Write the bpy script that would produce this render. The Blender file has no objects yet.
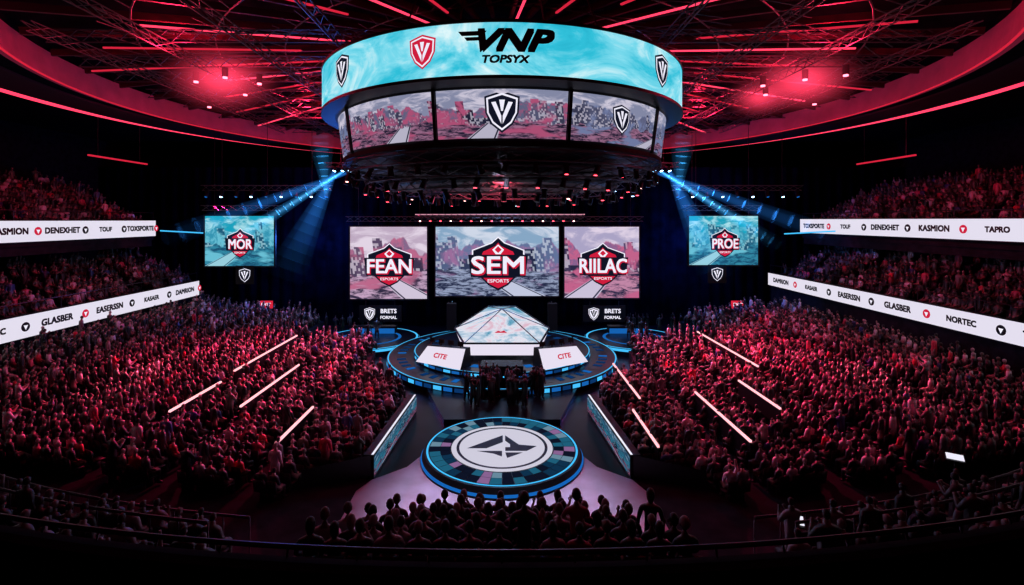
import bpy, bmesh, math, random
import numpy as np
from mathutils import Vector, Matrix, Quaternion
random.seed(7); rng=np.random.default_rng(7)
sc=bpy.context.scene
try:
    sc.view_settings.view_transform='Standard'; sc.view_settings.look='None'; sc.view_settings.gamma=.85
except Exception as e: print(e)
pi=math.pi
# ------------------------------------------------------------------ materials
def emis(name,col,st=1.0):
    m=bpy.data.materials.new(name); m.use_nodes=True; nt=m.node_tree; nt.nodes.clear()
    o=nt.nodes.new('ShaderNodeOutputMaterial'); e=nt.nodes.new('ShaderNodeEmission')
    e.inputs[0].default_value=(*col,1); e.inputs[1].default_value=st
    nt.links.new(e.outputs[0],o.inputs[0]); return m
def princ(name,col,rough=.6,metal=0,noise=0.0,scale=5,em=None,es=0,spec=.5):
    m=bpy.data.materials.new(name); m.use_nodes=True; nt=m.node_tree; b=nt.nodes['Principled BSDF']
    b.inputs['Base Color'].default_value=(*col,1); b.inputs['Roughness'].default_value=rough; b.inputs['Metallic'].default_value=metal
    b.inputs['Specular IOR Level'].default_value=spec
    if noise>0:
        n=nt.nodes.new('ShaderNodeTexNoise'); n.inputs['Scale'].default_value=scale; n.inputs['Detail'].default_value=4
        tc=nt.nodes.new('ShaderNodeTexCoord'); nt.links.new(tc.outputs['Object'],n.inputs['Vector'])
        r=nt.nodes.new('ShaderNodeValToRGB'); r.color_ramp.elements[0].position=.35; r.color_ramp.elements[1].position=.65
        r.color_ramp.elements[0].color=(*[c*(1-noise) for c in col],1); r.color_ramp.elements[1].color=(*[min(1,c*(1+noise)) for c in col],1)
        nt.links.new(n.outputs[0],r.inputs[0]); nt.links.new(r.outputs[0],b.inputs['Base Color'])
    if em: b.inputs['Emission Color'].default_value=(*em,1); b.inputs['Emission Strength'].default_value=es
    return m
def screen_mat(name,stops,scale=1.0,stretch=(1,1,1),st=1.0,dist=1.5,detail=6,rot=0.0):
    m=bpy.data.materials.new(name); m.use_nodes=True; nt=m.node_tree; nt.nodes.clear()
    o=nt.nodes.new('ShaderNodeOutputMaterial'); e=nt.nodes.new('ShaderNodeEmission'); e.inputs[1].default_value=st
    tc=nt.nodes.new('ShaderNodeTexCoord'); mp=nt.nodes.new('ShaderNodeMapping'); mp.inputs['Scale'].default_value=stretch; mp.inputs['Rotation'].default_value=(0,rot,0)
    n=nt.nodes.new('ShaderNodeTexNoise'); n.inputs['Scale'].default_value=scale; n.inputs['Detail'].default_value=detail; n.inputs['Distortion'].default_value=dist; n.inputs['Roughness'].default_value=.6
    r=nt.nodes.new('ShaderNodeValToRGB'); cr=r.color_ramp
    while len(cr.elements)<len(stops): cr.elements.new(.5)
    for el,(p,c) in zip(cr.elements,stops): el.position=p; el.color=(*c,1)
    L=nt.links.new; L(tc.outputs['Object'],mp.inputs[0]); L(mp.outputs[0],n.inputs['Vector']); L(n.outputs[0],r.inputs[0]); L(r.outputs[0],e.inputs[0]); L(e.outputs[0],o.inputs[0])
    return m
def picmat(name,seed,sky,cloud,m1,m2,ground,road,acc,st=.9,hor=.42,asp=1.6,rd=(.15,1.1),nb=9):
    """game-scenery picture drawn on a screen's own UV: sky, hills, blocky buildings, ground with a diagonal road"""
    m=bpy.data.materials.new(name); m.use_nodes=True; nt=m.node_tree; nt.nodes.clear(); L=nt.links.new
    def val(sock,x):
        if hasattr(x,'is_output'): L(x,sock)
        else: sock.default_value=x
    def MA(op,a,b=0.0,c=None):
        n=nt.nodes.new('ShaderNodeMath'); n.operation=op; val(n.inputs[0],a); val(n.inputs[1],b)
        if c is not None: val(n.inputs[2],c)
        return n.outputs[0]
    def NO(x,y,scale,detail=4,rough=.6,dist=0):
        c=nt.nodes.new('ShaderNodeCombineXYZ'); val(c.inputs[0],x); val(c.inputs[1],y); c.inputs[2].default_value=seed*7.3
        n=nt.nodes.new('ShaderNodeTexNoise'); n.inputs['Scale'].default_value=scale; n.inputs['Detail'].default_value=detail; n.inputs['Roughness'].default_value=rough; n.inputs['Distortion'].default_value=dist; L(c.outputs[0],n.inputs['Vector']); return n.outputs[0]
    def WN(x,y,off=0.0):
        c=nt.nodes.new('ShaderNodeCombineXYZ'); val(c.inputs[0],x); val(c.inputs[1],y); c.inputs[2].default_value=seed+off
        n=nt.nodes.new('ShaderNodeTexWhiteNoise'); n.noise_dimensions='3D'; L(c.outputs[0],n.inputs['Vector']); return n.outputs['Value']
    def MIX(f,a,b):
        n=nt.nodes.new('ShaderNodeMix'); n.data_type='RGBA'; val(n.inputs[0],f)
        for s,x in((n.inputs[6],a),(n.inputs[7],b)):
            if isinstance(x,tuple): s.default_value=(*x,1)
            else: L(x,s)
        return n.outputs[2]
    def ST(x,lo,hi):
        n=nt.nodes.new('ShaderNodeMapRange'); n.interpolation_type='SMOOTHSTEP'; val(n.inputs[0],x); n.inputs[1].default_value=lo; n.inputs[2].default_value=hi; return n.outputs[0]
    tc=nt.nodes.new('ShaderNodeTexCoord'); sp=nt.nodes.new('ShaderNodeSeparateXYZ'); L(tc.outputs['UV'],sp.inputs[0]); u=MA('MULTIPLY',sp.outputs[0],asp); v=sp.outputs[1]
    skyc=MIX(ST(NO(u,MA('MULTIPLY',v,2.5),2.2,6,.6,.8),.42,.62),sky,cloud)
    ridge=MA('ADD',MA('MULTIPLY',MA('SUBTRACT',NO(u,0.0,2.2,4,.5),.5),1.1),hor+.30)
    mm=ST(MA('SUBTRACT',ridge,v),-.01,.02)
    c1=MIX(mm,skyc,MIX(ST(NO(u,v,6,6,.7,.5),.42,.6),m2,acc))
    bu=MA('MULTIPLY',MA('ADD',u,MA('MULTIPLY',v,.12)),nb/asp); bi=MA('FLOOR',bu); h=MA('ADD',hor-.02,MA('MULTIPLY',MA('POWER',WN(bi,0.0),1.6),.5))
    bm_=ST(MA('SUBTRACT',h,v),-.004,.006)
    wx=MA('FLOOR',MA('MULTIPLY',bu,5.0)); wy=MA('FLOOR',MA('MULTIPLY',v,26.0))
    win=MA('GREATER_THAN',WN(wx,wy,3.1),.62)
    bc=MIX(MA('MULTIPLY',WN(bi,2.0),.9),m1,m2); bc=MIX(MA('MULTIPLY',win,.6),bc,cloud); bc=MIX(ST(NO(u,v,3.0,4,.6,.6),.45,.62),bc,acc)
    c1=MIX(bm_,c1,bc)
    gr=MA('ADD',hor-.05,MA('MULTIPLY',MA('SUBTRACT',NO(u,3.0,2.5,3),.5),.5))
    gm=ST(MA('SUBTRACT',gr,v),-.01,.02)
    gc=MIX(ST(NO(u,MA('MULTIPLY',v,4.0),5,8,.75,.6),.42,.58),ground,m1)
    gc=MIX(ST(NO(u,MA('MULTIPLY',v,3.0),1.6,3,.5,.3),.5,.62),gc,acc)
    d=MA('ABSOLUTE',MA('SUBTRACT',MA('SUBTRACT',u,rd[0]*asp),MA('MULTIPLY',v,rd[1]*asp)))
    wd=MA('SUBTRACT',.26,MA('MULTIPLY',v,.42)); rm=ST(MA('SUBTRACT',wd,d),0.0,.02)
    gc=MIX(rm,gc,road); ln=ST(MA('SUBTRACT',.018,MA('ABSOLUTE',MA('SUBTRACT',d,MA('MULTIPLY',wd,.8)))),0,.01); gc=MIX(ln,gc,m1)
    c2=MIX(gm,c1,gc)
    e=nt.nodes.new('ShaderNodeEmission'); e.inputs[1].default_value=st; L(c2,e.inputs[0]); o=nt.nodes.new('ShaderNodeOutputMaterial'); L(e.outputs[0],o.inputs[0]); return m
M={}
M['black']=princ('black_metal',(.012,.012,.016),.45,.3)
M['dark']=princ('dark_paint',(.010,.010,.018),.9,0,.4,2,spec=.1)
M['truss']=princ('truss_steel',(.20,.19,.21),.4,.8)
M['steel']=princ('rail_steel',(.08,.06,.08),.4,.7)
M['concrete']=princ('dark_concrete',(.020,.018,.030),.85,0,.4,1.5,spec=.2)
M['floor']=princ('arena_floor_mat',(.008,.011,.024),.3,0,.5,.6)
M['pale']=princ('walkway_vinyl',(.54,.53,.68),.45,0,.12,.8)
M['seat']=princ('seat_plastic',(.025,.010,.02),.5)
M['curtain']=princ('backdrop_cloth',(.003,.005,.016),1,0,.5,.5,spec=0)
M['ceil']=princ('roof_deck',(.010,.005,.010),.9,0,.6,.7,spec=.1)
M['redbeam']=princ('roof_beam_paint',(.13,.03,.05),.5,.2)
M['fascia']=princ('roof_ring_paint_glow',(.42,.09,.17),.5,0,.15,.6,em=(.7,.04,.14),es=.15)  # pink paint plus emission: red light on the ring put into the material
M['red2']=emis('red_led_soft',(1,.04,.10),.7)
M['strip']=emis('red_tube',(1,.07,.15),1.5)
M['pinkled']=emis('pink_led',(1,.48,.52),1.5)
M['cyan']=emis('cyan_led',(.08,.52,.90),1.15)
M['blue']=emis('blue_led',(.015,.18,.55),.9)
M['dblue']=emis('deep_blue_led',(.006,.06,.20),.9)
M['white']=emis('white_led',(.88,.86,.97),1.02)
M['barline']=emis('bar_strip',(.9,.45,.6),.9)
M['boardw']=emis('ribbon_white',(.84,.80,.92),.96)
M['ink']=princ('ink_black',(.01,.01,.02),.6)
M['inkred']=emis('ink_red',(.66,.02,.07),1.0)
M['navy']=emis('ink_navy',(.01,.012,.03),1.0)
M['warm']=emis('lamp_lens_warm',(1,.5,.45),6)
M['lensred']=emis('lamp_lens_red',(1,.08,.12),6)
M['flood']=emis('flood_lens_pink',(1,.2,.28),4)
M['lensblue']=emis('lamp_lens_blue',(.4,.75,1),8)
M['teal']=screen_mat('teal_ring_screen',[(.3,(.02,.42,.58)),(.43,(.05,.58,.74)),(.53,(.25,.74,.87)),(.64,(.76,.94,.97))],.22,(1,1,1.8),1.0,1.2)
M['canopy']=screen_mat('canopy_top_screen',[(.35,(.10,.38,.54)),(.46,(.52,.66,.80)),(.54,(.84,.86,.95)),(.66,(.80,.55,.66))],.3,(1,1,1),.95,2)
M['deskw']=emis('desk_panel_white',(.88,.82,.95),.95)
TS=[picmat('side_screen_picture_%d'%i,11+i,(.02,.44,.60),(.50,.84,.92),(.02,.12,.22),(.06,.38,.54),(.06,.34,.48),(.40,.72,.82),(.20,.62,.76),.92) for i in range(2)]
BP=picmat('barrier_picture',31,(.03,.12,.22),(.30,.45,.6),(.01,.02,.05),(.04,.15,.25),(.45,.15,.28),(.5,.5,.65),(.05,.28,.42),.7,.4,6)
MS=[picmat('match_screen_picture_a',1,(.62,.50,.64),(.86,.76,.88),(.05,.04,.09),(.30,.20,.34),(.66,.46,.64),(.74,.66,.80),(.60,.20,.34),.92,.40,1.1,(.9,-1.4),8),
    picmat('match_screen_picture_b',2,(.32,.48,.66),(.72,.78,.90),(.03,.04,.10),(.18,.24,.42),(.40,.46,.64),(.64,.68,.84),(.42,.22,.42),.92,.42,1.7,(.75,-1.0),13),
    picmat('match_screen_picture_c',5,(.50,.46,.66),(.84,.74,.88),(.04,.04,.10),(.30,.18,.36),(.64,.32,.48),(.70,.64,.80),(.64,.18,.34),.92,.45,1.1,(.2,1.1),8)]
JS=[picmat('jumbotron_picture_%d'%i,20+i*1.7,(.30,.32,.46),(.70,.66,.78),(.02,.02,.05),(.16,.17,.28),(.40,.20,.32),(.56,.54,.66),(.50,.12,.24) if i%2 else (.22,.26,.44),.92,.40,2.2,(.2+.15*i,.9-.6*(i%2)),16) for i in range(5)]
cm=bpy.data.materials.new('people_clothes_skin'); cm.use_nodes=True; nt=cm.node_tree; bs=nt.nodes['Principled BSDF']
a=nt.nodes.new('ShaderNodeAttribute'); a.attribute_name='col'; nt.links.new(a.outputs['Color'],bs.inputs['Base Color']); bs.inputs['Roughness'].default_value=.45; bs.inputs['Specular IOR Level'].default_value=.7
M['people']=cm
# ------------------------------------------------------------------ mesh builder
class MB:
    def __init__(s): s.v=[];s.f=[];s.m=[];s.mats=[]
    def mi(s,m):
        if m not in s.mats: s.mats.append(m)
        return s.mats.index(m)
    def add(s,vs,fs,m):
        o=len(s.v); s.v+= [tuple(v) for v in vs]; k=s.mi(m)
        for f in fs: s.f.append(tuple(i+o for i in f)); s.m.append(k)
    def box(s,c,d,m,rz=0,rx=0,ry=0):
        R=Matrix.Rotation(rz,3,'Z')@Matrix.Rotation(ry,3,'Y')@Matrix.Rotation(rx,3,'X'); c=Vector(c)
        vs=[c+R@Vector((x*d[0]/2,y*d[1]/2,z*d[2]/2)) for x in(-1,1) for y in(-1,1) for z in(-1,1)]
        s.add(vs,[(0,1,3,2),(4,6,7,5),(0,4,5,1),(2,3,7,6),(0,2,6,4),(1,5,7,3)],m)
    def beam(s,p,q,w,h,m):
        p=Vector(p);q=Vector(q);d=(q-p).normalized(); up=Vector((0,0,1))
        sd=d.cross(up)
        if sd.length<1e-3: sd=Vector((1,0,0))
        sd.normalize(); u=sd.cross(d)
        vs=[e+sd*(a*w/2)+u*(b*h/2) for e in(p,q) for a,b in((-1,-1),(1,-1),(1,1),(-1,1))]
        s.add(vs,[(3,2,1,0),(4,5,6,7)]+[(i,(i+1)%4,4+(i+1)%4,4+i) for i in range(4)],m)
    def tube(s,p,q,r,m,n=6,r2=None):
        p=Vector(p);q=Vector(q);d=(q-p)
        if d.length<1e-5:return
        d.normalize(); a=d.orthogonal().normalized(); b=d.cross(a); r2=r if r2 is None else r2
        vs=[p+(a*math.cos(2*pi*i/n)+b*math.sin(2*pi*i/n))*r for i in range(n)]+[q+(a*math.cos(2*pi*i/n)+b*math.sin(2*pi*i/n))*r2 for i in range(n)]
        s.add(vs,[(i,(i+1)%n,n+(i+1)%n,n+i) for i in range(n)]+[tuple(range(n))[::-1],tuple(range(n,2*n))],m)
    def path(s,pts,r,m,n=6):
        for p,q in zip(pts[:-1],pts[1:]): s.tube(p,q,r,m,n)
    def truss(s,p,q,w,m,seg=1.0,r=.04):
        p=Vector(p);q=Vector(q);d=(q-p);L=d.length;d.normalize();sd=d.cross(Vector((0,0,1)))
        if sd.length<1e-3: sd=Vector((1,0,0))
        sd.normalize();u=sd.cross(d)
        cs=[sd*(w/2)+u*(w/2),-sd*(w/2)+u*(w/2),-u*(w/2)]
        for c in cs: s.tube(p+c,q+c,r,m,4)
        n=max(1,int(L/seg))
        for i in range(n):
            a0=p+d*(L*i/n);a1=p+d*(L*(i+1)/n)
            for k in range(3): s.tube(a0+cs[k],a1+cs[(k+1)%3],r*.6,m,4)
    def ringtruss(s,c,R,w,m,n=32):
        P=[Vector((c[0]+R*math.sin(2*pi*i/n),c[1]-R*math.cos(2*pi*i/n),c[2])) for i in range(n+1)]
        for i in range(n): s.truss(P[i],P[i+1],w,m,.8)
    def rev(s,prof,m,c=(0,0),n=64,a0=0,a1=2*pi,sx=1,sy=1,close=False):
        vs=[];k=len(prof)
        full=abs(a1-a0-2*pi)<1e-6; N=n if full else n+1
        for i in range(N):
            t=a0+(a1-a0)*i/n
            for r,z in prof: vs.append((c[0]+sx*r*math.sin(t),c[1]-sy*r*math.cos(t),z))
        fs=[]
        kk=k if close else k-1
        for i in range(n):
            j=(i+1)%N
            for q in range(kk):
                q2=(q+1)%k; fs.append((i*k+q,j*k+q,j*k+q2,i*k+q2))
        s.add(vs,fs,m)
    def prism(s,poly,z0,z1,m,mtop=None,T=None):
        n=len(poly); T=T or Matrix.Identity(4)
        vs=[T@Vector((x,y,z0)) for x,y in poly]+[T@Vector((x,y,z1)) for x,y in poly]
        s.add(vs,[tuple(range(n))[::-1]]+[(i,(i+1)%n,n+(i+1)%n,n+i) for i in range(n)],m)
        s.add(vs[n:],[tuple(range(n))],mtop or m)
    def flat(s,poly,z,m,T=None):
        T=T or Matrix.Identity(4); s.add([T@Vector((x,y,z)) for x,y in poly],[tuple(range(len(poly)))],m)
    def text(s,txt,size,c,z,m,off=0.0,shear=0,sx=1.0,T=None,fit=None):
        T=T or Matrix.Identity(4)
        cu=bpy.data.curves.new('t','FONT'); cu.body=txt; cu.size=size; cu.align_x='CENTER'; cu.align_y='CENTER'; cu.shear=shear; cu.resolution_u=3
        ob=bpy.data.objects.new('t',cu); sc.collection.objects.link(ob)
        dg=bpy.context.evaluated_depsgraph_get(); dg.update(); me=bpy.data.meshes.new_from_object(ob.evaluated_get(dg))
        if fit and len(me.vertices):
            xs=[v.co.x for v in me.vertices]; sx=fit/(max(xs)-min(xs))
        fs=[tuple(p.vertices) for p in me.polygons]; o=off*size
        for k,(dx,dy) in enumerate([(0,0)] if off==0 else [(-o,-o),(o,-o),(-o,o),(o,o),(0,0),(o,0),(-o,0)]):
            s.add([T@Vector((v.co.x*sx+c[0]+dx,v.co.y+c[1]+dy,z+.0008*k)) for v in me.vertices],fs,m)
        bpy.data.objects.remove(ob); bpy.data.meshes.remove(me); bpy.data.curves.remove(cu)
    def build(s,name,parent=None,smooth=False,map=None,M4=None):
        if map: s.v=[map(v) for v in s.v]
        if M4: s.v=[tuple(M4@Vector(v)) for v in s.v]
        me=bpy.data.meshes.new(name); me.from_pydata(s.v,[],s.f); 
        for m in s.mats: me.materials.append(m)
        me.polygons.foreach_set('material_index',s.m)
        if smooth: me.polygons.foreach_set('use_smooth',[True]*len(s.f))
        me.update(); ob=bpy.data.objects.new(name,me); sc.collection.objects.link(ob)
        if parent: ob.parent=parent
        return ob
def empty(name,loc=(0,0,0)):
    e=bpy.data.objects.new(name,None); sc.collection.objects.link(e); return e
def uvsurf(name,fn,nu,nv,mat,parent=None):
    vs=[fn(i/nu,j/nv) for j in range(nv+1) for i in range(nu+1)]; uv=[(i/nu,j/nv) for j in range(nv+1) for i in range(nu+1)]
    fs=[(j*(nu+1)+i,j*(nu+1)+i+1,(j+1)*(nu+1)+i+1,(j+1)*(nu+1)+i) for j in range(nv) for i in range(nu)]
    me=bpy.data.meshes.new(name); me.from_pydata(vs,[],fs); me.materials.append(mat); ul=me.uv_layers.new(name='UVMap')
    for lp in me.loops: ul.data[lp.index].uv=uv[lp.vertex_index]
    me.update(); ob=bpy.data.objects.new(name,me); sc.collection.objects.link(ob)
    if parent: ob.parent=parent
    return ob
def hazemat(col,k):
    m=bpy.data.materials.new('emissive_haze'); m.use_nodes=True; nt=m.node_tree; nt.nodes.clear()
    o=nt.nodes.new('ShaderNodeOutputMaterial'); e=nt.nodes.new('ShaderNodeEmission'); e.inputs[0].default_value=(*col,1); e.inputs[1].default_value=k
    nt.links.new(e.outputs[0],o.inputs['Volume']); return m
# ------------------------------------------------------------------ shell
b=MB(); b.box((0,36,-.15),(94,86,.3),M['floor']); b.build('floor')
b=MB(); b.box((0,78.2,13),(94,.4,27),M['dark']); b.build('wall_back')
b=MB(); b.box((-46.2,36,13),(.4,85,27),M['dark']); b.build('wall_left')
b=MB(); b.box((46.2,36,13),(.4,85,27),M['dark']); b.build('wall_right')
b=MB(); b.box((0,-6.2,13),(94,.4,27),M['dark']); b.build('wall_front')
RC=(0,40.2); RR=29.6; b=MB(); n=96; vs=[];fs=[]
for i in range(n):
    t=2*pi*i/n; dx,dy=math.sin(t),-math.cos(t)
    ks=[]
    if dx>1e-6: ks.append(46/dx)
    if dx<-1e-6: ks.append(-46/dx)
    if dy>1e-6: ks.append((78-RC[1])/dy)
    if dy<-1e-6: ks.append((-6-RC[1])/dy)
    k=min(ks)
    vs.append(((RR+.5)*dx,RC[1]+(RR+.5)*dy,21.2)); vs.append((k*dx,RC[1]+k*dy,21.2))
for i in range(n):
    j=(i+1)%n; fs.append((2*i,2*i+1,2*j+1,2*j))
b.add(vs,fs,M['dark']); b.rev([(RR+.5,21.2),(RR+.5,23.2),(20,25.2),(10,26.6),(.01,27)],M['ceil'],RC,96)
b.build('ceiling')
b=MB(); b.rev([(RR,20.9),(RR+.45,20.9),(RR+.45,22.6),(RR+.25,22.6)],M['fascia'],RC,128,close=True)
b.rev([(RR-.05,20.82),(RR+.05,20.82),(RR+.05,20.9),(RR-.05,20.9)],M['red2'],RC,128,close=True)
b.build('roof_ring')
b=MB(); b.rev([(34.9,20.9),(35.1,20.9),(35.1,21.1),(34.9,21.1)],M['strip'],(0,39.2),160,close=True)
b.rev([(31.5,21.0),(34.0,20.85),(34.0,21.15),(31.5,21.15)],M['redbeam'],(0,40),128,close=True)
b.build('ceiling_ring_light')
b=MB()
def rp(t,R,z): return Vector((RC[0]+R*math.sin(t),RC[1]-R*math.cos(t),z))
for i in range(48):
    t=2*pi*(i+.5)/48
    b.beam(rp(t,5,25.4),rp(t,29.3,22.3),.2,.4,M['redbeam'])
for R,z in((8,25),(12,24.4),(16,23.9),(20,23.3),(24,22.8)):
    P=[rp(2*pi*k/72,R,z-.3) for k in range(73)]
    b.path(P,.05,M['truss'],5)
    for k in range(0,72):
        b.tube(P[k],rp(2*pi*(k+1)/72,R+1.4,z-.6),.035,M['truss'],4)
for y in (28,32,36,40,44,48,52,56,60):
    hw=math.sqrt(max(0,28.3**2-(y-40.2)**2)); b.truss((-hw,y,22.1+(y%8)*.04),(hw,y,22.1+(y%8)*.04),.6,M['truss'],1.0,.045)
for x in (-24,-19,-14,-9,9,14,19,24):
    hw=math.sqrt(max(0,28.3**2-x*x)); b.truss((x,40.2-hw,21.8),(x,40.2+hw,21.8),.5,M['truss'],1.0,.04)
b.build('roof_trusses')
b=MB()
for i in range(36):
    if i%9==4: continue
    t=2*pi*(i+.5)/36; r0=9+3*((i*7)%3); r1=28-((i*5)%4)*2.2
    za=25.1-(r0-5)*3.1/24.3-.35; zb_=25.1-(r1-5)*3.1/24.3-.35
    b.beam(rp(t,r0,za),rp(t,r1,zb_),.13,.09,M['strip'] if i%3==0 else M['red2'])
b.build('ceiling_strip_lights')
b=MB(); FL=((-18,32.5),(-20.5,33.5),(-16.5,34),(20,33),(18,34.5),(22,32),(-8,50),(9,52),(14,46),(-13,47),(25,40),(-24,41),(19.5,37),(-19,37))
for (x,y) in FL:
    b.tube((x,y,21.9),(x,y,21.3),.2,M['black'],8); b.tube((x,y,21.32),(x,y,21.2),.15,M['flood'],10)
b.build('ceiling_floodlights')
# self-glowing balls paint a halo around flood clusters; emission fades to the edge
hm=bpy.data.materials.new('emissive_red_haze'); hm.use_nodes=True; nt=hm.node_tree; nt.nodes.clear(); L=nt.links.new
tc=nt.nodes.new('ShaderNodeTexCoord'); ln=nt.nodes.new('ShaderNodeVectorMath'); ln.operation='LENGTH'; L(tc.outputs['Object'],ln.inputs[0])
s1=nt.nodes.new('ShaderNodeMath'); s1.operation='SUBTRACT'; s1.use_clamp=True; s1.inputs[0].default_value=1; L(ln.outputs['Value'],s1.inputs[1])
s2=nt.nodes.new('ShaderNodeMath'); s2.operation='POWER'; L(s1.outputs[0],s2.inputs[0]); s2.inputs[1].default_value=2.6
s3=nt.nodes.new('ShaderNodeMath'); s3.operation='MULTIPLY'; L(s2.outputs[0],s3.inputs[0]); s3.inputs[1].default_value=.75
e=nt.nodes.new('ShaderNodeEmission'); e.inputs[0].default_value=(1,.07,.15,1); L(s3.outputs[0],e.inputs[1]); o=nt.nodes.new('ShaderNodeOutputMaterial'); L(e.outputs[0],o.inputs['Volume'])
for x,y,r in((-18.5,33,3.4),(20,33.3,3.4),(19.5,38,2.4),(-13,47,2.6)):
    bm=bmesh.new(); bmesh.ops.create_icosphere(bm,subdivisions=3,radius=1); me=bpy.data.meshes.new('floodlight_glow'); bm.to_mesh(me); bm.free(); me.materials.append(hm)
    ob=bpy.data.objects.new('floodlight_glow',me); sc.collection.objects.link(ob); ob.location=(x,y,21.3); ob.scale=(r*1.3,r,r*.8)
# ------------------------------------------------------------------ logo helpers
SH=[(-.5,.42),(-.25,.5),(0,.58),(.25,.5),(.5,.42),(.47,-.05),(.3,-.38),(0,-.62),(-.3,-.38),(-.47,-.05)]
def sc2(p,k,c=(0,0),ky=None): ky=ky or k; return [(x*k+c[0],y*ky+c[1]) for x,y in p]
def shield(b,c,s,dark,light,z=.03,letter='V'):
    b.flat(sc2(SH,s*1.12,c),z,dark); b.flat(sc2(SH,s,c),z+.012,light); b.flat(sc2(SH,s*.88,c),z+.024,dark)
    for sx in(-1,1):
        b.flat([(c[0]+sx*x*s,c[1]+y*s) for x,y in [(.34,.28),(.2,.30),(.02,-.15),(.02,-.42)]],z+.036,light)
    b.flat([(c[0]+x*s,c[1]+y*s) for x,y in [(-.09,.36),(.09,.36),(.03,-.0),(-.03,-.0)]],z+.036,light)
def crest(b,txt,s,z=.05,w=1.0,tw=1.12):
    W=s*w
    roof=[(-.5*W,.05*s),(-.5*W,.28*s),(-.12*W,.44*s),(0,.56*s),(.12*W,.44*s),(.5*W,.28*s),(.5*W,.05*s)]
    b.flat([(x*1.06,y*1.06) for x,y in roof],z,M['white']); b.flat([(x,y) for x,y in roof],z+.015,M['navy'])
    b.flat([(-.36*W,.1*s),(-.3*W,.26*s),(-.06*W,.38*s),(0,.46*s),(.06*W,.38*s),(.3*W,.26*s),(.36*W,.1*s)],z+.03,M['inkred'])
    b.flat([(0,.42*s),(.12*W,.30*s),(.05*W,.20*s),(-.05*W,.20*s),(-.12*W,.30*s)],z+.045,M['white'])
    b.flat([(0,.38*s),(.07*W,.30*s),(0,.23*s),(-.07*W,.30*s)],z+.05,M['inkred'])
    b.flat([(-.60*W,.19*s),(.60*W,.19*s),(.55*W,-.30*s),(-.55*W,-.30*s)],z+.05,M['navy'])
    b.flat([(-.36*W,-.3*s),(.36*W,-.3*s),(.2*W,-.48*s),(0,-.60*s),(-.2*W,-.48*s)],z+.05,M['navy'])
    b.flat([(-.30*W,-.32*s),(.30*W,-.32*s),(.17*W,-.46*s),(0,-.55*s),(-.17*W,-.46*s)],z+.055,M['inkred'])
    b.text(txt,s*.54,(.02*s,-.08*s),z+.065,M['inkred'],.045,0,1,fit=tw*W*.93); b.text(txt,s*.54,(0,-.06*s),z+.085,M['white'],.02,0,1,fit=tw*W*.93)
    b.text('ESPORTS',s*.1,(0,-.39*s),z+.085,M['white'],.02,0,w*1.1)
# ------------------------------------------------------------------ jumbotron
JC=(0,30); JR=10.17
J=empty('jumbotron')
b=MB(); b.rev([(JR,17.75),(JR,19.85)],M['teal'],JC,128); b.build('ring_screen',J,True)
b=MB()
b.rev([(JR-.02,17.75),(JR+.05,17.75),(JR+.05,17.62),(9.5,17.5),(9.2,17.5)],M['black'],JC,128)
b.rev([(JR-.02,19.85),(JR+.05,19.85),(JR+.05,19.97),(9.3,20.0),(.5,20.3)],M['black'],JC,128)
b.rev([(9.2,17.6),(9.15,17.5),(8.85,15.3),(9.1,15.3),(9.1,15.1),(8.6,15.0),(.1,15.05)],M['black'],JC,128)
for k in range(10):
    t=2*pi*(k+.5)/10
    b.beam((9.42*math.sin(t),30-9.42*math.cos(t),17.5),(9.12*math.sin(t),30-9.12*math.cos(t),15.3),.14,.14,M['black'])
b.build('housing',J)
for k in range(10):
    t=2*pi*k/10; h=math.radians(17.4)
    def fn(u,v,t=t,h=h):
        a=t-h+2*h*u; r=9.10+.26*v; return (r*math.sin(a),30-r*math.cos(a),15.42+2.0*v)
    uvsurf('curved_screen',fn,14,1,JS[(k*3+1)%5],J)
def cyl(R,cx=0):
    def f(v):
        t=v[0]/R+cx; r=R+v[2]; return (r*math.sin(t),30-r*math.cos(t),v[1])
    return f
b=MB()
b.text('VNP',1.2,(.25,19.08),.05,M['ink'],.05,.35,1.35); b.flat([(-1.75,19.5),(-.6,19.5),(-.75,19.32),(-1.6,19.32)],.05,M['ink']); b.flat([(-1.5,19.26),(-.7,19.26),(-.8,19.12),(-1.4,19.12)],.05,M['ink']); b.text('TOPSYX',.42,(.1,18.36),.05,M['ink'],.04,.2,1.2)
b.build('ring_title',J,map=cyl(JR))
for ang,dk,lt,s in((-46,M['navy'],M['white'],1.15),(46,M['navy'],M['white'],1.15),(-18.5,M['inkred'],M['white'],1.05)):
    b=MB(); shield(b,(0,18.85),s,dk,lt); b.build('ring_badge',J,map=cyl(JR,math.radians(ang)))
for ang,zc,s in((0,16.5,1.3),(35,16.5,1.0)):
    b=MB(); shield(b,(0,zc),s,M['navy'],M['white'],.12); b.build('screen_badge',J,map=cyl(9.22,math.radians(ang)))
b=MB()
for R,z,w in((8.9,14.75,.45),(7.9,14.2,.45),(6.6,13.75,.4),(4.5,13.6,.35)): b.ringtruss((0,30,z),R,w,M['truss'],36)
for k in range(12):
    t=2*pi*k/12; b.truss((1*math.sin(t),30-math.cos(t),14.2),(8.9*math.sin(t),30-8.9*math.cos(t),14.6),.35,M['truss'],.8,.035)
b.rev([(6.7,13.9),(6.4,13.8),(.1,13.9)],M['black'],JC,48)
b.tube((0,30,15),(0,30,13.2),.12,M['steel'],8)
b.build('lighting_rig',J)
b=MB()
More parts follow.
